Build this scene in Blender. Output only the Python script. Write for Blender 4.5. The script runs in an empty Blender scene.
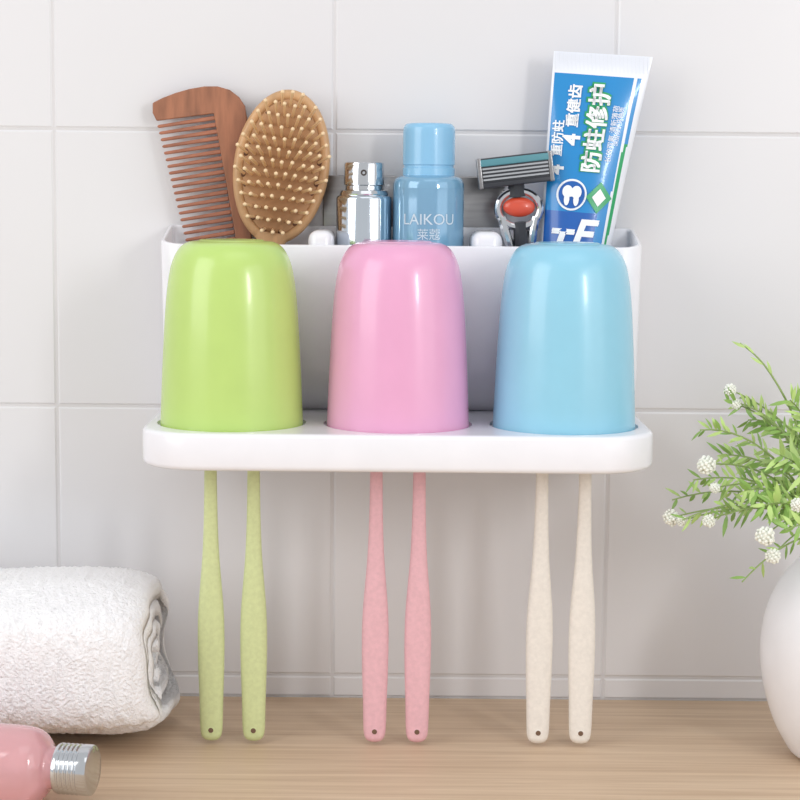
import bpy, bmesh, math, random
from mathutils import Vector, Matrix, noise
random.seed(7)
S = bpy.context.scene
try: S.view_settings.view_transform = 'Standard'
except Exception: pass

# ------------------------------------------------------------ camera
CAM = Vector((0, -1.0, 0.286))
R = Matrix.Rotation(math.radians(90-6.8), 3, 'X') @ Matrix.Rotation(math.radians(0.5), 3, 'Z')
cd = bpy.data.cameras.new('camera'); cam = bpy.data.objects.new('camera', cd)
S.collection.objects.link(cam)
cam.matrix_world = Matrix.Translation(CAM) @ R.to_4x4()
cd.lens = 82.8; cd.sensor_width = 36; cd.clip_start = 0.01
S.camera = cam

def E(u, v, Y):
    """elevation drawing units -> metres on the vertical plane at depth Y"""
    d = R @ Vector(((u-400)/1840, (400-v)/1840, -1))
    t = (Y-CAM.y)/d.y
    return CAM + d*t

# ------------------------------------------------------------ materials
def lin(c):
    return tuple(((x/255)/12.92 if x/255 <= .04045 else ((x/255+.055)/1.055)**2.4) for x in c)+(1,)
def mat(name, col, rough=.4, metal=0, coat=0, trans=0, sss=0, var=0, vscale=60, bump=0, bscale=200, spec=.5, stretch=None, sheen=0, bdist=.001, crough=.04):
    m = bpy.data.materials.new(name); m.use_nodes = True
    nt = m.node_tree; b = nt.nodes['Principled BSDF']
    b.inputs['Base Color'].default_value = lin(col)
    b.inputs['Roughness'].default_value = rough
    b.inputs['Metallic'].default_value = metal
    b.inputs['Coat Weight'].default_value = coat
    b.inputs['Coat Roughness'].default_value = crough
    b.inputs['Transmission Weight'].default_value = trans
    b.inputs['Specular IOR Level'].default_value = spec
    b.inputs['Sheen Weight'].default_value = sheen
    if sss:
        b.inputs['Subsurface Weight'].default_value = sss
        b.inputs['Subsurface Radius'].default_value = (.01, .01, .01)
        b.inputs['Subsurface Scale'].default_value = .5
    tc = nt.nodes.new('ShaderNodeTexCoord'); mp = nt.nodes.new('ShaderNodeMapping')
    nt.links.new(tc.outputs['Object'], mp.inputs[0])
    if stretch: mp.inputs['Scale'].default_value = stretch
    n = nt.nodes.new('ShaderNodeTexNoise'); n.inputs['Scale'].default_value = vscale; n.inputs['Detail'].default_value = 5
    nt.links.new(mp.outputs[0], n.inputs['Vector'])
    r = nt.nodes.new('ShaderNodeValToRGB')
    v = max(var, .01)
    r.color_ramp.elements[0].position = .3; r.color_ramp.elements[1].position = .7
    lo = [max(0, x*(1-v)) for x in col]; hi = [min(255, x*(1+v*.6)) for x in col]
    r.color_ramp.elements[0].color = lin(lo); r.color_ramp.elements[1].color = lin(hi)
    nt.links.new(n.outputs['Fac'], r.inputs[0]); nt.links.new(r.outputs[0], b.inputs['Base Color'])
    if bump:
        n2 = nt.nodes.new('ShaderNodeTexNoise'); n2.inputs['Scale'].default_value = bscale; n2.inputs['Detail'].default_value = 3
        nt.links.new(mp.outputs[0], n2.inputs['Vector'])
        bp = nt.nodes.new('ShaderNodeBump'); bp.inputs['Strength'].default_value = bump; bp.inputs['Distance'].default_value = bdist
        nt.links.new(n2.outputs['Fac'], bp.inputs['Height']); nt.links.new(bp.outputs[0], b.inputs['Normal'])
    return m

M_tile = mat('glazed_tile', (222, 221, 223), .25, var=.01, vscale=4, bump=.06, bscale=14, coat=.15)
M_grout = mat('grout', (212, 210, 211), .9)
M_white = mat('white_plastic', (236, 236, 241), .25, coat=.2)
M_green = mat('green_plastic', (186, 215, 120), .26, coat=.28, sss=.15, crough=.09)
M_pink = mat('pink_plastic', (230, 166, 201), .26, coat=.28, sss=.15, crough=.09)
M_blue = mat('blue_plastic', (144, 202, 225), .26, coat=.28, sss=.15, crough=.09)
M_bg = mat('green_straw', (204, 213, 158), .45, var=.03, vscale=500)
M_bp = mat('pink_straw', (226, 178, 186), .45, var=.03, vscale=500)
M_bc = mat('cream_straw', (230, 224, 216), .45, var=.025, vscale=500)
M_dark = mat('dark', (60, 52, 48), .6)
M_holeshade = mat('hole_shade_brown', (110, 84, 66), .6)  # brown plug colour, stands in for the shade inside the handle hole
M_bristle = mat('bristle', (245, 245, 245), .6)
M_comb = mat('comb_wood', (156, 104, 78), .45, var=.16, vscale=60, stretch=(4, 1, .6))
M_teeth = mat('teeth_wood', (164, 106, 82), .5, var=.12, vscale=80)
M_hb = mat('brush_wood', (202, 160, 116), .4, var=.08, vscale=50, stretch=(4, 1, .5))
M_cush = mat('cushion', (178, 136, 98), .75, var=.05)
M_pin = mat('pin_wood', (236, 208, 168), .45)
M_pinshadow = mat('pin_shadow', (98, 62, 40), .7)  # dark dots: shadow around each pin foot, put in as colour
M_chrome = mat('chrome', (205, 208, 212), .12, metal=1)
M_steel = mat('brushed_steel', (158, 157, 158), .28, metal=1, var=.06, vscale=30, stretch=(1, 1, 14))
M_silver = mat('silver_glass', (206, 214, 222), .10, metal=1, coat=.5)
M_bot = mat('blue_bottle', (122, 168, 198), .12, coat=.6, metal=.15)
M_cap = mat('blue_cap', (136, 190, 224), .25, coat=.3)
M_text = mat('print_white', (245, 248, 250), .5)
M_text2 = mat('print_pale', (206, 222, 232), .5)
M_tblue = mat('tube_blue', (28, 136, 202), .25, coat=.3)
M_tdeep = mat('tube_deepblue', (24, 94, 176), .25, coat=.3)
M_twhite = mat('tube_white', (232, 236, 244), .28, coat=.3)
M_tgreen = mat('tube_green', (40, 160, 100), .3)
M_black = mat('black_rubber', (48, 50, 56), .35)
M_teal = mat('teal_strip', (84, 140, 150), .5)
M_red = mat('red_rubber', (214, 80, 54), .3, coat=.4)
M_towel = mat('terry', (248, 247, 249), .95, bump=.9, bscale=620, spec=.1, sheen=.3, bdist=.0018)
M_pbody = mat('pink_liquid', (244, 190, 196), .08, trans=.45, coat=.5)
M_vase = mat('ceramic', (238, 238, 242), .3, coat=.3)
M_leaf = mat('leaf', (132, 168, 84), .45, var=.2, vscale=40)
M_leaf2 = mat('leaf_light', (176, 204, 122), .45, var=.15, vscale=40)
M_stem = mat('stem', (140, 164, 96), .5)
M_flower = mat('flower', (240, 242, 232), .7)

def wood():
    m = bpy.data.materials.new('oak'); m.use_nodes = True; nt = m.node_tree; b = nt.nodes['Principled BSDF']
    tc = nt.nodes.new('ShaderNodeTexCoord'); mp = nt.nodes.new('ShaderNodeMapping'); mp.inputs['Scale'].default_value = (1.0, 34, 34)
    nt.links.new(tc.outputs['Object'], mp.inputs[0])
    n = nt.nodes.new('ShaderNodeTexNoise'); n.inputs['Scale'].default_value = 6; n.inputs['Detail'].default_value = 9; n.inputs['Roughness'].default_value = .65; n.inputs['Distortion'].default_value = .6
    nt.links.new(mp.outputs[0], n.inputs['Vector'])
    r = nt.nodes.new('ShaderNodeValToRGB'); r.color_ramp.elements[0].position = .3; r.color_ramp.elements[1].position = .68
    r.color_ramp.elements[0].color = lin((194, 164, 134)); r.color_ramp.elements[1].color = lin((222, 198, 170))
    nt.links.new(n.outputs['Fac'], r.inputs[0]); nt.links.new(r.outputs[0], b.inputs['Base Color'])
    b.inputs['Roughness'].default_value = .5
    bp = nt.nodes.new('ShaderNodeBump'); bp.inputs['Strength'].default_value = .12; bp.inputs['Distance'].default_value = .001
    nt.links.new(n.outputs['Fac'], bp.inputs['Height']); nt.links.new(bp.outputs[0], b.inputs['Normal'])
    return m
M_wood = wood()

# ------------------------------------------------------------ mesh builder
class MB:
    def __init__(s): s.v = []; s.f = []; s.m = []
    def add(s, vs, fs, mi=0):
        o = len(s.v); s.v += [Vector(p) for p in vs]
        for f in fs: s.f.append([i+o for i in f]); s.m.append(mi)
    def loft(s, rings, mi=0, cap0=True, cap1=True, closed=True):
        n = len(rings[0]); vs = [p for r in rings for p in r]; fs = []
        for i in range(len(rings)-1):
            for j in range(n if closed else n-1):
                k = (j+1) % n
                fs.append([i*n+j, i*n+k, (i+1)*n+k, (i+1)*n+j])
        if cap0: fs.append(list(range(n))[::-1])
        if cap1: fs.append([(len(rings)-1)*n+j for j in range(n)])
        s.add(vs, fs, mi)
    def lathe(s, prof, c=(0, 0, 0), M=None, seg=64, mi=0, cap0=True, cap1=True):
        c = Vector(c); rings = []
        for r, z in prof:
            ring = []
            for j in range(seg):
                a = 2*math.pi*j/seg; p = Vector((r*math.cos(a), r*math.sin(a), z))
                if M: p = M @ p
                ring.append(c+p)
            rings.append(ring)
        s.loft(rings, mi, cap0, cap1)
    def tube(s, pts, rad, seg=8, mi=0):
        rings = []; n = len(pts)
        for i, p in enumerate(pts):
            p = Vector(p); d = (Vector(pts[min(i+1, n-1)])-Vector(pts[max(i-1, 0)])).normalized()
            up = Vector((0, 1, 0)) if abs(d.y) < .9 else Vector((1, 0, 0))
            a = d.cross(up).normalized(); b = a.cross(d)
            r = rad[i] if isinstance(rad, (list, tuple)) else rad
            rings.append([p+(a*math.cos(t)+b*math.sin(t))*r for t in [2*math.pi*j/seg for j in range(seg)]])
        s.loft(rings, mi)
    def prism(s, out, Y0, Y1, mi=0):
        a = [Vector((p[0], Y0, p[2])) for p in out]; b = [Vector((p[0], Y1, p[2])) for p in out]
        s.loft([a, b], mi)
    def box(s, c, h, mi=0, M=None, bev=0):
        bm = bmesh.new(); bmesh.ops.create_cube(bm, size=2)
        for v in bm.verts: v.co = Vector((v.co.x*h[0], v.co.y*h[1], v.co.z*h[2]))
        if bev: bmesh.ops.bevel(bm, geom=list(bm.edges), offset=bev, segments=4, profile=.5, affect='EDGES')
        s.frombm(bm, c, mi, M)
    def sphere(s, c, r, mi=0, sub=2, sc=(1, 1, 1), M=None):
        bm = bmesh.new(); bmesh.ops.create_icosphere(bm, subdivisions=sub, radius=r)
        for v in bm.verts: v.co = Vector((v.co.x*sc[0], v.co.y*sc[1], v.co.z*sc[2]))
        s.frombm(bm, c, mi, M)
    def frombm(s, bm, c, mi, M):
        bm.verts.index_update(); c = Vector(c)
        vs = [c+((M @ v.co) if M else v.co) for v in bm.verts]
        s.add(vs, [[v.index for v in f.verts] for f in bm.faces], mi); bm.free()
    def build(s, name, mats, parent=None, sharp=35, smooth=True, recalc=True):
        me = bpy.data.meshes.new(name); me.from_pydata([tuple(v) for v in s.v], [], s.f)
        for m in mats: me.materials.append(m)
        me.polygons.foreach_set('material_index', s.m)
        bm = bmesh.new(); bm.from_mesh(me)
        if recalc: bmesh.ops.recalc_face_normals(bm, faces=bm.faces)
        finish(bm, sharp, smooth); bm.to_mesh(me); bm.free()
        o = bpy.data.objects.new(name, me); S.collection.objects.link(o)
        if parent: o.parent = parent
        return o
def finish(bm, sharp, smooth=True):
    for f in bm.faces: f.smooth = smooth
    for e in bm.edges:
        if len(e.link_faces) == 2:
            try: e.smooth = e.calc_face_angle() < math.radians(sharp)
            except Exception: pass
def empty(name, loc=(0, 0, 0)):
    e = bpy.data.objects.new(name, None); e.empty_display_size = .02; S.collection.objects.link(e); return e
def boolean(o, cutters, sharp=35):
    for c in cutters:
        md = o.modifiers.new('b', 'BOOLEAN'); md.object = c; md.operation = 'DIFFERENCE'; md.solver = 'EXACT'
    dg = bpy.context.evaluated_depsgraph_get(); dg.update()
    me = bpy.data.meshes.new_from_object(o.evaluated_get(dg)); o.modifiers.clear(); o.data = me
    for c in cutters: bpy.data.objects.remove(c)
    bm = bmesh.new(); bm.from_mesh(me); finish(bm, sharp); bm.to_mesh(me); bm.free()
def bevelmod(o, w, seg=3):
    md = o.modifiers.new('bev', 'BEVEL'); md.width = w; md.segments = seg; md.limit_method = 'ANGLE'; md.angle_limit = math.radians(40); md.harden_normals = False

# ------------------------------------------------------------ room
w = MB()
xs = [-.0366+.151*i for i in range(-7, 8)]; zs = [0, .012]+[.012+.150*i for i in range(1, 7)]
g = .0007; c = .0009
for i in range(len(xs)-1):
    for j in range(len(zs)-1):
        x0, x1, z0, z1 = xs[i]+g, xs[i+1]-g, zs[j]+(g if j else 0), zs[j+1]-g
        o = [(x0, .0018, z0), (x1, .0018, z0), (x1, .0018, z1), (x0, .0018, z1)]
        o1 = [(x0, .0006, z0), (x1, .0006, z0), (x1, .0006, z1), (x0, .0006, z1)]
        n = [(x0+c, 0, z0+c), (x1-c, 0, z0+c), (x1-c, 0, z1-c), (x0+c, 0, z1-c)]
        w.loft([[Vector(p) for p in o], [Vector(p) for p in o1], [Vector(p) for p in n]], 0, False, True)
w.box(((xs[0]+xs[-1])/2, .0256, (zs[-1])/2-.02), ((xs[-1]-xs[0])/2, .025, zs[-1]/2+.02), 1)
w.build('wall_back', [M_tile, M_grout], sharp=20)
ct = MB(); ct.box((0, -.3, -.02), (1.0, .2995, .0199), 0, bev=.002)
ct.build('countertop', [M_wood])

# ------------------------------------------------------------ holder
H = empty('toothbrush_holder')
def rrect(x0, x1, y0, y1, rf, rb, zf, n=16):
    pts = []
    for cx, cy, r, a0 in [(x1-rb, y1-rb, rb, 0), (x0+rb, y1-rb, rb, 90), (x0+rf, y0+rf, rf, 180), (x1-rf, y0+rf, rf, 270)]:
        for i in range(n+1):
            a = math.radians(a0+90*i/n); x = cx+r*math.cos(a); y = cy+r*math.sin(a)
            pts.append(Vector((x, y, zf(x, y) if callable(zf) else zf)))
    return pts
CX = -.001
t = MB(); rings = []
for ins, z in [(.0030, .1468), (.0017, .1470), (.0009, .1475), (.0003, .1484), (0, .1496), (0, .1628), (.0003, .1638), (.0009, .1645), (.0018, .1649), (.003, .165)]:
    rings.append(rrect(CX-.1258+ins, CX+.1258-ins, -.129+ins, -.001, .030-ins*.5, .004, z))
t.loft(rings)
tray = t.build('tray', [M_white], H)
cups = [CX-.0832, CX, CX+.0832]; CY = -.085
cut = []
for cx in cups:
    k = MB(); k.lathe([(.0372, .1634), (.0372, .17)], (cx, CY, 0), seg=96); cut.append(k.build('k', [M_white]))
    for dx in (-.0108, .0108):
        k = MB(); k.box((cx+dx+.0006, -.088, .156), (.0048, .0042, .02)); cut.append(k.build('k', [M_white]))
boolean(tray, cut)
# storage box
b = MB(); HX = .1256
def zr(x, y): return .2525+.009*max(0, min(1, (y+.0465)/.0445))
prof = [(-.030, .1652, 0), (-.036, .170, 0), (-.0425, .178, 0), (-.0455, .188, 0), (-.0465, .205, 0)]
rings = [rrect(-HX+.0008, HX-.0008, y, -.0015, .012, .003, z) for y, z, _ in prof]
rings.append(rrect(-HX, HX, -.0465, -.0015, .012, .003, lambda x, y: zr(x, y)-.0012))
rings.append(rrect(-HX+.0006, HX-.0006, -.0459, -.0019, .0115, .003, lambda x, y: zr(x, y)-.0002))
rings.append(rrect(-HX+.0018, HX-.0018, -.0447, -.0027, .0105, .003, lambda x, y: zr(x, y)-.0002))
rings.append(rrect(-HX+.0024, HX-.0024, -.0441, -.0033, .010, .003, lambda x, y: zr(x, y)-.0012))
rings.append(rrect(-HX+.0024, HX-.0024, -.0441, -.0033, .010, .003, .195))
b.loft(rings)
b.build('storage_box', [M_white], H)
d = MB()
for x0, x1 in [(-.0485, -.0352), (.0365, .0525)]:
    d.box(((x0+x1)/2, -.0237, .2275), ((x1-x0)/2, .0202, .0325), 0, bev=.005)
d.build('dividers', [M_white], H)
p = MB(); p.box((.0065, -.0012, .270), (.049, .0009, .0185), 0, bev=.0006)
p.build('mounting_plate', [M_steel], H)

# cups
prof = [(0, 0), (14, 0), (15.5, -.1), (16.3, .5), (17.3, .6), (20.5, .9), (23, 1.9), (25.2, 3.6), (27.3, 6.4), (28.9, 9.8), (30.2, 14), (31.6, 22), (32.8, 34), (33.8, 50), (34.8, 70), (35.6, 91.3), (35.6, 92.4), (34.6, 92.7), (34.2, 91.8), (33.4, 70), (31.4, 34), (28.6, 14), (24, 6), (15, 3), (0, 3)]
def smoothprof(pr, n=4):
    out = []
    for i in range(len(pr)-1):
        p0 = pr[max(i-1, 0)]; p1 = pr[i]; p2 = pr[i+1]; p3 = pr[min(i+2, len(pr)-1)]
        for k in range(n):
            t = k/n; q = []
            for a in (0, 1):
                q.append(.5*(2*p1[a]+(p2[a]-p0[a])*t+(2*p0[a]-5*p1[a]+4*p2[a]-p3[a])*t*t+(3*p1[a]-p0[a]-3*p2[a]+p3[a])*t**3))
            out.append(tuple(q))
    out.append(pr[-1]); return out
body = smoothprof(prof[5:16], 4)
full = prof[1:5]+body+prof[16:-1]
ZT = .2562
for cx, m in zip(cups, (M_green, M_pink, M_blue)):
    k = MB(); k.lathe([(r*.001, ZT-z*.001) for r, z in full], (cx, CY, 0), seg=128)
    k.build('toothbrush_cup', [m], sharp=50)

# toothbrushes
hw = [(741.5, 3), (740.5, 6.5), (738, 9.3), (734, 10.8), (725, 11.6), (700, 12.2), (670, 13.2), (640, 13.6), (612, 12.9), (585, 10.8), (558, 8.6), (530, 7.3), (500, 6.6), (470, 6.2)]
def brush(cx, m):
    k = MB(); rings = []; YB = -.088
    pr = [(E(400, py, YB).z, h*.0005) for py, h in hw]+[(.165, .0026), (.168, .0034), (.171, .005), (.182, .0056), (.190, .0052), (.193, .0035)]
    pr = smoothprof(pr, 3)
    for z, h in pr:
        th = min(.0032, h*.62); ring = []
        for j in range(24):
            a = 2*math.pi*j/24; ca, sa = math.cos(a), math.sin(a)
            ring.append(Vector((cx+h*math.copysign(abs(ca)**.8, ca), YB+th*math.copysign(abs(sa)**.8, sa), z)))
        rings.append(ring)
    k.loft(rings)
    for i in range(3):
        for j in range(6):
            k.lathe([(.0008, 0), (.0007, .009)], (cx-.003+i*.003, YB-.0025, .174+j*.003), Matrix.Rotation(math.pi/2, 3, 'X'), 8, 1)
    z = E(400, 730, YB).z
    k.lathe([(.0019, 0), (.0019, .0066), (.0013, .0068)], (cx, YB+.0034, z), Matrix.Rotation(math.pi/2, 3, 'X'), 20, 0)
    k.lathe([(.0013, 0), (.0013, .0070)], (cx, YB+.0035, z), Matrix.Rotation(math.pi/2, 3, 'X'), 20, 2)
    k.build('toothbrush', [m, M_bristle, M_holeshade], sharp=45)
for cx, m in zip(cups, (M_bg, M_bp, M_bc)):
    for dx in (-.0108, .0108): brush(cx+dx+.0003, m)

# ------------------------------------------------------------ comb
k = MB(); YC = -.009
right = [(247, 118), (246, 140), (246, 170), (249, 210), (254, 260), (262, 325), (262, 340), (257, 349)]
out = [(153, 103), (163, 98), (176, 93), (190, 89), (205, 86.5), (218, 86.5), (230, 90), (239, 97), (245, 106)]+right+[(235, 350), (214, 351), (211, 344), (250, 338), (238, 250), (226, 180), (214, 113.5), (157, 121), (153, 113)]
k.prism([E(x, y, YC) for x, y in out], YC+.002, YC-.002, 0)
N = 33
for i in range(N):
    f = i/(N-1)
    lx, ly = 157.5+f*(210-157.5), 126.5+f*(340-126.5)
    rx, ry = 213+f*(248-213)+3, 118+f*(333-118)
    o = [E(lx, ly-1.0, YC), E(lx+2, ly-1.7, YC), E(rx, ry-2.5, YC), E(rx, ry+2.0, YC), E(lx+2, ly+1.5, YC), E(lx, ly+1.0, YC)]
    k.prism(o, YC+.0012, YC-.0012, 1)
o = k.build('wooden_comb', [M_comb, M_teeth]); bevelmod(o, .0006, 2)

# ------------------------------------------------------------ hairbrush
k = MB()
cxp, cyp = 281.5, 167; tilt = math.radians(8)
def hb(a, b, Y):   # local: a right, b up along the axis
    return E(cxp + a*math.cos(tilt)+b*math.sin(tilt), cyp + a*math.sin(tilt)-b*math.cos(tilt), Y)
def outl(s, Y):
    pts = []
    for i in range(72):
        t = 2*math.pi*i/72; a = 48*math.sin(t); b = 78*math.cos(t)
        pts.append(hb(a*s, b*s if s == 1 else b*(1-(1-s)*48/78), Y))
    return pts
rg = []
for s, Y in [(.90, -.0115), (.98, -.0125), (1, -.0145), (1, -.0175), (.975, -.0195), (.92, -.0205), (.83, -.0202), (.80, -.0192)]:
    rg.append(outl(s, Y))
k.loft(rg, 0)
rg = [outl(s, Y) for s, Y in [(.80, -.019), (.79, -.0200), (.70, -.0208), (.5, -.0213), (.25, -.0216), (.06, -.0217)]]
k.loft(rg, 1)
rg = []
for b_, h_ in [(-66, 22), (-76, 14), (-88, 11), (-110, 11), (-140, 13), (-165, 13.5), (-178, 11), (-182, 5)]:
    ring = []
    for j in range(20):
        a = 2*math.pi*j/20
        p = hb(h_*math.cos(a), b_, -.018); p.y = -.018+min(.0038, h_*.0004)*math.sin(a); ring.append(p)
    rg.append(ring)
k.loft(rg, 0)
for r in range(-6, 7):
    for q in range(-5, 6):
        a = q*8.0+(4.0 if r % 2 else 0); b_ = r*10.4-1
        e = math.hypot(a/37, b_/66)
        if e > 1: continue
        p0 = hb(a, b_, -.0208+.001*e); p1 = hb(a*1.30+random.uniform(-1, 1), b_*1.12+6+random.uniform(-1, 1), -.0415+.003*e)
        if p1.z < .2555: p1 = p0+(p1-p0)*.8
        k.tube([p0, p1], [.0009, .0008], 6, 2)
        k.sphere(p1, .0012, 2, 1)
        k.sphere(p0, .0021, 3, 2, (1, .4, 1))
k.build('wooden_hairbrush', [M_hb, M_cush, M_pin, M_pinshadow], sharp=50)

# ------------------------------------------------------------ spray bottle
def zpy(py, Y=-.0237): return E(400, py, Y).z
X = -.0199; k = MB(); z0 = .1955
k.lathe(smoothprof([(.012, z0), (.0138, z0+.001), (.0143, z0+.003), (.0143, zpy(212)), (.0143, zpy(206))], 3), (X, -.0237, 0), mi=0)
k.lathe([(.0146, zpy(246)), (.0146, zpy(199)), (.0142, zpy(197)), (.0135, zpy(196))], (X, -.0237, 0), mi=0)
k.lathe([(.0125, zpy(197)), (.0128, zpy(194)), (.0120, zpy(191)), (.0098, zpy(190)), (.0097, zpy(186)), (.0105, zpy(185)), (.0105, zpy(165)), (.0101, zpy(163)), (.009, zpy(162.5))], (X, -.0237, 0), mi=1)
k.lathe([(.0016, 0), (.0016, .0012), (.0008, .0012), (.0008, .0006)], (X, -.0335, zpy(173)), Matrix.Rotation(math.pi/2, 3, 'X'), 20, 2)
k.build('spray_bottle', [M_silver, M_chrome, M_dark])

# ------------------------------------------------------------ blue bottle
X = .0141; k = MB(); rb = .0188
k.lathe(smoothprof([(.0165, z0), (.018, z0+.001), (rb, z0+.003), (rb, .215), (rb, zpy(200)), (rb, zpy(188)), (.0184, zpy(182)), (.0172, zpy(178)), (.0150, zpy(176)), (.0135, zpy(175))], 3), (X, -.0237, 0), mi=0, seg=96)
k.lathe([(.0137, zpy(176)), (.0137, zpy(168)), (.0131, zpy(167.5)), (.0131, zpy(165)), (.0137, zpy(164.5))]+smoothprof([(.0137, zpy(160)), (.0137, zpy(140)), (.0136, zpy(130)), (.0130, zpy(126)), (.0115, zpy(123.5)), (.008, zpy(123))], 3), (X, -.0237, 0), mi=1, seg=96)
def textmesh(txt, size):
    cu = bpy.data.curves.new('t', 'FONT'); cu.body = txt; cu.size = size; cu.align_x = 'CENTER'; cu.align_y = 'CENTER'; cu.resolution_u = 3
    o = bpy.data.objects.new('t', cu); S.collection.objects.link(o)
    dg = bpy.context.evaluated_depsgraph_get(); dg.update()
    me = bpy.data.meshes.new_from_object(o.evaluated_get(dg))
    vs = [v.co.copy() for v in me.vertices]; fs = [list(p.vertices) for p in me.polygons]
    bpy.data.objects.remove(o); return vs, fs
def cyltext(k, txt, size, zc, mi):
    try:
        vs, fs = textmesh(txt, size)
        k.add([Vector((X+(rb+.0002)*math.sin(v.x/rb), -.0237-(rb+.0002)*math.cos(v.x/rb), zc+v.y)) for v in vs], fs, mi)
    except Exception as ex: print('text', ex)
cyltext(k, 'LAIKOU', .0080, zpy(219), 2)
cyltext(k, '莱蔻', .0062, zpy(234), 2)
k.build('lotion_bottle', [M_bot, M_cap, M_text2], recalc=True)

# ------------------------------------------------------------ razor
RZ = empty('safety_razor'); Y = -.030
k = MB(); ang = math.radians(-7); Rz = Matrix.Rotation(ang*-1, 3, 'Y').inverted()
c0 = E(515, 170, Y)
def rz(dx, dz, dy=0): return c0+Rz @ Vector((dx, dy, dz))
k.box(rz(0, 0), (.0192, .0045, .0078), 0, Rz, .0018)
k.box(rz(0, .0052, -.0042), (.0182, .0012, .0018), 1, Rz, .0006)
for i in range(4): k.box(rz(0, .0022-i*.0019, -.0046), (.0172, .0006, .00045), 2, Rz)
k.box(rz(0, -.0064, -.0040), (.0178, .0014, .0013), 0, Rz, .0006)
for sx in (-1, 1): k.box(rz(sx*.0186, 0, -.0006), (.0012, .0048, .0080), 3, Rz, .0006)
k.build('razor_head', [M_black, M_teal, M_chrome, M_steel], RZ)
k = MB()
pts = []
for i in range(33):
    a = 2*math.pi*i/32; pts.append(E(519+21*math.sin(a), 209-18*math.cos(a), Y+.003))
k.tube(pts, .0022, 10, 0)
for s in (-1, 1):
    k.tube([E(519+s*17, 217, Y+.003), E(519+s*14, 232, Y+.003), E(521+s*10, 250, Y+.004), E(523+s*7, 300, Y+.005), E(526+s*5, 346, Y+.006)], [.0024, .0026, .0028, .003, .003], 10, 0)
k.sphere(E(519, 207, Y+.002), .0085, 1, 3, (1, .38, .62))
k.tube([E(517, 196, Y+.004), E(516, 182, Y+.003)], [.005, .004], 10, 2)
k.tube([E(520, 222, Y+.003), E(522, 250, Y+.004), E(526, 347, Y+.006)], [.0035, .0045, .0042], 10, 2)
k.build('razor_handle', [M_chrome, M_red, M_black], RZ)

# ------------------------------------------------------------ toothpaste tube
TP = empty('toothpaste_tube')
rowsv = [(0, 554, 51, 653, 57, .0006), (.06, 553, 62, 650.5, 68, .0007), (.09, 552.6, 68, 649, 75, .0012), (.3, 549, 110, 639, 117, .0050), (.6, 545, 168, 626, 175, .0090), (1, 540.5, 243, 610.5, 248, .0122), (1.3, 537, 306, 598, 308, .0138), (1.36, 539, 316, 595, 318, .0135), (1.39, 548, 320, 586, 321, .0100)]
def row(b):
    for i in range(len(rowsv)-1):
        if b <= rowsv[i+1][0]:
            t = (b-rowsv[i][0])/(rowsv[i+1][0]-rowsv[i][0]); return [rowsv[i][q]*(1-t)+rowsv[i+1][q]*t for q in range(6)]
    return list(rowsv[-1])
YT = -.0225
def surf(a, b, side=-1, off=0):
    r = row(b); t = (a+1)/2; p = E(r[1]*(1-t)+r[3]*t, r[2]*(1-t)+r[4]*t, YT)
    p.y = YT+side*(r[5]*math.sqrt(max(0, 1-abs(a)**2.3))+off); return p
k = MB(); NA, NB = 60, 100
def sgn(a): return math.sin(a*math.pi/2)
def tm(a, b):
    if b < .115: return 0
    lim = .70-b*.06
    if a > lim+.18: return 0
    if a > lim+.09: return 3 if b > .45 else 1
    if a > lim+.03: return 0
    if a < -.95 : return 0
    if b > .82 and a < .4: return 2
    return 1
for side in (-1, 1):
    P = [[surf(sgn(-1+2*i/NA), 1.39*j/NB, side) for i in range(NA+1)] for j in range(NB+1)]
    for j in range(NB):
        for i in range(NA):
            a = sgn(-1+2*(i+.5)/NA); k.add([P[j][i], P[j][i+1], P[j+1][i+1], P[j+1][i]], [[0, 1, 2, 3]], tm(a, 1.39*(j+.5)/NB))
k.lathe([(.0115, 0), (.0118, .001), (.0118, .013), (.010, .0165)], (E(567, 347, YT).x, YT, .1955), mi=0)
for i in range(24):
    q = surf(-.94+1.88*i/23, .05, -1, 0.0002); k.box(q, (.0003, .0003, .0045), 0)
o = k.build('tube_body', [M_twhite, M_tblue, M_tdeep, M_tgreen], TP, sharp=60)
bm = bmesh.new(); bm.from_mesh(o.data); bmesh.ops.remove_doubles(bm, verts=bm.verts, dist=1e-6); bmesh.ops.recalc_face_normals(bm, faces=bm.faces); finish(bm, 60); bm.to_mesh(o.data); bm.free()
k = MB()
def ttext(txt, a0, b0, size, mi, off=.0005, up=True, shear=0):
    try:
        vs, fs = textmesh(txt, size); out = []
        w = (row(b0)[3]-row(b0)[1])/2
        for v in vs:
            if up: out.append(surf(a0-v.y/w, b0-v.x/192, -1, off))
            else: out.append(surf(a0+(v.x+shear*v.y)/w, b0-v.y/192, -1, off))
        k.add(out, fs, mi)
    except Exception as ex: print('text', ex)
def heavy(txt, a0, b0, size, mi, d, off=.0006, **kw):
    for da, db in ((0, 0), (d/45, 0), (0, d/192), (d/45, d/192)): ttext(txt, a0+da, b0+db, size, mi, off, **kw)
for da in (-1.8, 0, 1.8):
    for db in (-1.8, 0, 1.8): ttext('防蛀修护', .08+da/45, .375+db/192, 22, 2, .0004)
heavy('防蛀修护', .08, .375, 22, 0, 1.1, .0008)
heavy('重健齿', -.47, .27, 14, 0, .7); heavy('4', -.45, .44, 22, 0, 1.4)
heavy('重防蛀', -.76, .44, 12, 0, .5); heavy('4', -.74, .60, 19, 0, 1.2)
ttext('长效双氟 清新薄荷', .46, .40, 6.8, 0)
ttext('深层修护牙釉质', .58, .36, 5.5, 0)
heavy('E', .10, .935, 40, 0, 2.5, up=False, shear=.25)
heavy('T', -.55, .98, 34, 0, 2.5, up=False, shear=.25)
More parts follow.
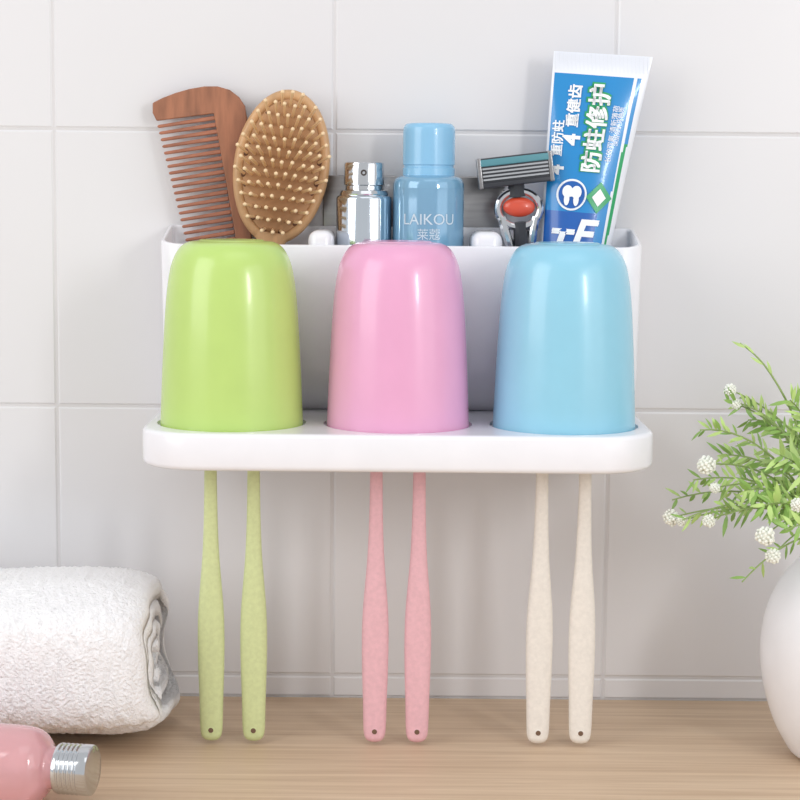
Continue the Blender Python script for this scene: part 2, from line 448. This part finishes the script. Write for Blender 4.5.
def patch(a0, b0, ra, rb_, n, mi, off, rot=0):
    cen = surf(a0, b0, -1, off); vs = [cen]
    for i in range(n):
        t = 2*math.pi*i/n+rot; vs.append(surf(a0+ra*math.cos(t), b0+rb_*math.sin(t), -1, off))
    k.add(vs, [[0, 1+i, 1+(i+1) % n] for i in range(n)], mi)
patch(-.32, .73, .38, .084, 32, 0, .0006); patch(-.32, .73, .33, .073, 32, 1, .0009)
patch(-.43, .715, .13, .034, 20, 0, .0012); patch(-.21, .715, .13, .034, 20, 0, .0013); patch(-.32, .72, .12, .02, 20, 0, .0014)
patch(-.44, .755, .07, .034, 12, 0, .0015); patch(-.20, .755, .07, .034, 12, 0, .0015)
patch(.38, .735, .34, .085, 4, 2, .0006); patch(.38, .735, .18, .048, 4, 0, .0009)
k.build('tube_print', [M_text, M_tdeep, M_tgreen, M_tblue], TP, recalc=False)

# ------------------------------------------------------------ towel
k = MB(); turns = 3.35; NT = 420; NX = 300; X0, X1 = -.40, -.1250
th_end = math.radians(208)
def tw(i, j, s):
    f = i/NT; th = th_end-2*math.pi*turns*(1-f); r = .0065+.0350*f
    x = X0+(X1-X0)*j/NX
    e = max(0, 1-(X1-x)/.028); q = 1-math.sqrt(max(0, 1-e*e)); sc = 1-.18*q
    thk = .0053*(1-.35*q)
    if f > .975: thk *= math.sqrt(max(.03, 1-((f-.975)/.025)**2))
    rr = (r+s*thk)
    ct_, st_ = math.cos(th), math.sin(th)
    rr += (.0042*f)*noise.noise(Vector((x*16, ct_*1.3, st_*1.3+f)))
    rr += s*(.0008*noise.noise(Vector((x*300, th*r*300, s*3.0)))+.0008*noise.noise(Vector((x*640, th*r*640, s*7.0))))
    rr *= sc
    pw = 1-.42*f
    y = -.076+rr*math.copysign(abs(ct_)**pw, ct_)*1.22; z = .0425+rr*math.copysign(abs(st_)**pw, st_)*.965
    if z < .006: z = .001+(.005)*math.exp((z-.006)/.006)
    xs_ = x+.006*noise.noise(Vector((ct_*1.5+f*2, st_*1.5, 5)))
    xs_ += .010*max(0, -st_)*f*min(1, max(0, (x+.3)/.15))
    return Vector((xs_, y, z))
out_ = [[tw(i, j, 1) for j in range(NX+1)] for i in range(NT+1)]
inn = [[tw(i, j, -1) for j in range(NX+1)] for i in range(NT+1)]
vs = [p for r in out_ for p in r]+[p for r in inn for p in r]; W = NX+1; O = (NT+1)*W; fs = []
for i in range(NT):
    for j in range(NX):
        a = i*W+j; fs.append([a, a+1, a+1+W, a+W]); fs.append([O+a, O+a+W, O+a+1+W, O+a+1])
    for j in (0, NX):
        a = i*W+j; fs.append([a, a+W, O+a+W, O+a])
for j in range(NX):
    for i in (0, NT):
        a = i*W+j; fs.append([a, a+1, O+a+1, O+a])
k.add(vs, fs)
k.build('rolled_towel', [M_towel], sharp=180)

# ------------------------------------------------------------ pink bottle (lying)
k = MB(); Rb = Matrix.Rotation(math.radians(-10), 3, 'Z') @ Matrix.Rotation(math.pi/2, 3, 'Y')
c0 = Vector((-.1377, -.190, .0187))
def lz(pr): return [(r*.001, z*.001) for r, z in pr]
k.lathe(lz(smoothprof([(16, -128), (17.8, -125), (18.5, -120), (18.5, -100), (18.5, -60), (18.5, -40), (18, -31), (16.2, -25.5), (12.5, -22), (10, -20.5), (9.5, -18), (9.5, -14)], 3)), c0, Rb, 64, 0)
pr = [(9, -17), (11.2, -16.6), (11.6, -15.6)]
for i in range(5): pr += [(11.6, -15+i*2.1), (11.0, -14.4+i*2.1), (11.0, -13.8+i*2.1), (11.6, -13.3+i*2.1)]
pr += [(11.6, -1.5), (11.3, -.4), (10.3, 0), (2, -.2)]
k.lathe(lz(pr), c0, Rb, 64, 1)
k.build('toner_bottle', [M_pbody, M_chrome], sharp=40)

# ------------------------------------------------------------ vase + plant
PP = empty('potted_plant'); VX, VY = .2275, -.100
k = MB()
k.lathe(smoothprof([(.024, .0), (.0275, .001), (.031, .005), (.038, .018), (.0435, .036), (.0455, .054), (.0435, .072), (.037, .088), (.028, .100), (.0225, .109), (.0215, .116), (.0235, .122), (.0225, .1235), (.0195, .1215), (.0185, .114), (.0195, .106), (.010, .104)], 4), (VX, VY, 0), seg=96)
k.build('vase', [M_vase], PP)
fol = MB(); fl = MB()
base = Vector((VX, VY, .118))
def leaf(p, d, L, Wd, mi):
    d = d.normalized(); side = d.cross(Vector((random.uniform(-.4, .4), -1, random.uniform(-.2, .6)))).normalized(); n = side.cross(d)
    vs = [p]
    for t, ww in ((.25, .8), (.55, 1), (.8, .6)):
        q = p+d*L*t-n*L*.25*t*t; vs += [q+side*Wd*ww*.5, q-side*Wd*ww*.5+n*.0003]
    vs.append(p+d*L-n*L*.25)
    fol.add(vs, [[0, 1, 2], [1, 3, 4, 2], [3, 5, 6, 4], [5, 7, 6]], mi)
def stem(tgt, lift, nleaf, L, rad=.0006, start=.38, light=.5):
    ctrl = (base+tgt)/2+Vector((random.uniform(-.004, .012), random.uniform(-.008, .008), lift)); pts = []
    b0 = base+Vector((random.uniform(-.012, .006), random.uniform(-.01, .01), -.012))
    for i in range(15):
        t = i/14; pts.append(b0*(1-t)**2+ctrl*2*t*(1-t)+tgt*t*t)
    fol.tube(pts, [rad*(1.2-.6*i/14) for i in range(15)], 6, 2)
    for q in range(nleaf):
        t = start+(1-start)*(q+random.random()*.6)/nleaf; t = min(t, .99)
        f = t*14; i = int(f); p = pts[i].lerp(pts[i+1], f-i); d = (pts[i+1]-pts[i]).normalized()
        a = random.uniform(0, 2*math.pi); o = Vector((math.cos(a), random.uniform(-.9, .7), math.sin(a)))
        o = (o-d*o.dot(d)).normalized()
        leaf(p, d*random.uniform(.5, 1.2)+o, L*random.uniform(.6, 1.15), L*.18*random.uniform(.8, 1.3), 1 if random.random() < light else 0)
def P(px, py, Y): return E(px, py, Y)
stems = [((728, 402), -.10, .03, 22, .009), ((700, 430), -.12, .028, 22, .009), ((693, 480), -.11, .02, 28, .009),
         ((672, 500), -.10, .022, 18, .009), ((682, 520), -.12, .026, 20, .009), ((742, 582), -.13, .022, 9, .008), ((765, 425), -.09, .02, 26, .011),
         ((790, 400), -.11, .02, 26, .011), ((722, 455), -.09, .02, 28, .011), ((745, 490), -.13, .014, 32, .011), ((725, 515), -.13, .018, 26, .010),
         ((780, 455), -.13, .012, 32, .012), ((765, 505), -.14, .010, 32, .012), ((748, 420), -.08, .03, 26, .010), ((800, 470), -.14, .01, 34, .012),
         ((785, 530), -.145, .012, 22, .011), ((830, 400), -.10, .02, 34, .012), ((870, 380), -.09, .02, 34, .012), ((910, 420), -.11, .02, 34, .012), ((940, 480), -.10, .02, 34, .012), ((860, 450), -.13, .01, 34, .012), ((900, 500), -.13, .01, 34, .012)]
for (t, Y, lift, n, L) in stems: stem(P(t[0], t[1], Y), lift, int(n*1.2), L)
# long bare tendril arcing up to the left
pts = [P(a, b_, -.105) for a, b_ in [(838, 540), (822, 490), (800, 432), (785, 398), (768, 370), (755, 355), (740, 343)]]
pts = [Vector(p) for p in smoothprof([(p.x, p.z) for p in pts], 4) for p in [(p[0], -.105, p[1])]]
fol.tube(pts, [.0008-.0005*i/(len(pts)-1) for i in range(len(pts))], 6, 2)
for a in (15, 17, 20, 22): leaf(pts[a], (pts[a]-pts[a-1]).normalized()+Vector((random.uniform(-.6, .6), -.2, random.uniform(-.3, .6))), .008, .0015, 1)
def flower(c, r):
    fl.sphere(c, r*.62, 0, 2)
    for i in range(46):
        z = 1-2*(i+.5)/46; a = i*2.39996; q = math.sqrt(1-z*z); n = Vector((q*math.cos(a), q*math.sin(a), z))
        fl.sphere(c+n*r*.76*random.uniform(.85, 1.12), r*random.uniform(.16, .25), 0, 1)
for px, py, r, Y in [(706, 465, 10, -.115), (730, 390, 7, -.10), (736, 404, 6, -.10), (671, 518, 9, -.105), (682, 521, 6, -.11), (765, 536, 10, -.145), (773, 556, 8, -.145), (709, 521, 7, -.125), (715, 488, 6, -.12), (797, 505, 7, -.15), (860, 390, 9, -.10), (920, 430, 9, -.11)]:
    flower(P(px, py, Y), r*.0005)
    stem(P(px, py, Y+.002), .02, 5, .007)
fol.build('foliage', [M_leaf, M_leaf2, M_stem], PP, recalc=False, sharp=60)
fl.build('blossoms', [M_flower], PP)

# ------------------------------------------------------------ lights
def area(name, loc, tgt, sx, sy, pw, col=(1, 1, 1)):
    l = bpy.data.lights.new(name, 'AREA'); l.shape = 'RECTANGLE'; l.size = sx; l.size_y = sy; l.energy = pw; l.color = col
    o = bpy.data.objects.new(name, l); S.collection.objects.link(o); o.location = loc
    o.rotation_euler = (Vector(tgt)-Vector(loc)).to_track_quat('-Z', 'Y').to_euler(); return o
area('softbox_key', (-1.2, -.95, .75), (0, 0, .16), .9, 1.1, 9.5)
area('softbox_strip', (.62, -1.05, .50), (0, -.08, .2), .10, .28, 2.4)
area('added_fill', (1.3, -1.3, .7), (0, 0, .16), 1.2, 1.2, 5.5)  # added fill without a real source, brightens the box front from the right
area('softbox_top', (.2, -.8, 1.4), (0, 0, .1), 1.0, .6, 1.6)
wd = bpy.data.worlds.new('world'); S.world = wd; wd.use_nodes = True
bg = wd.node_tree.nodes['Background']; bg.inputs[0].default_value = (.98, .985, 1, 1); bg.inputs[1].default_value = .74
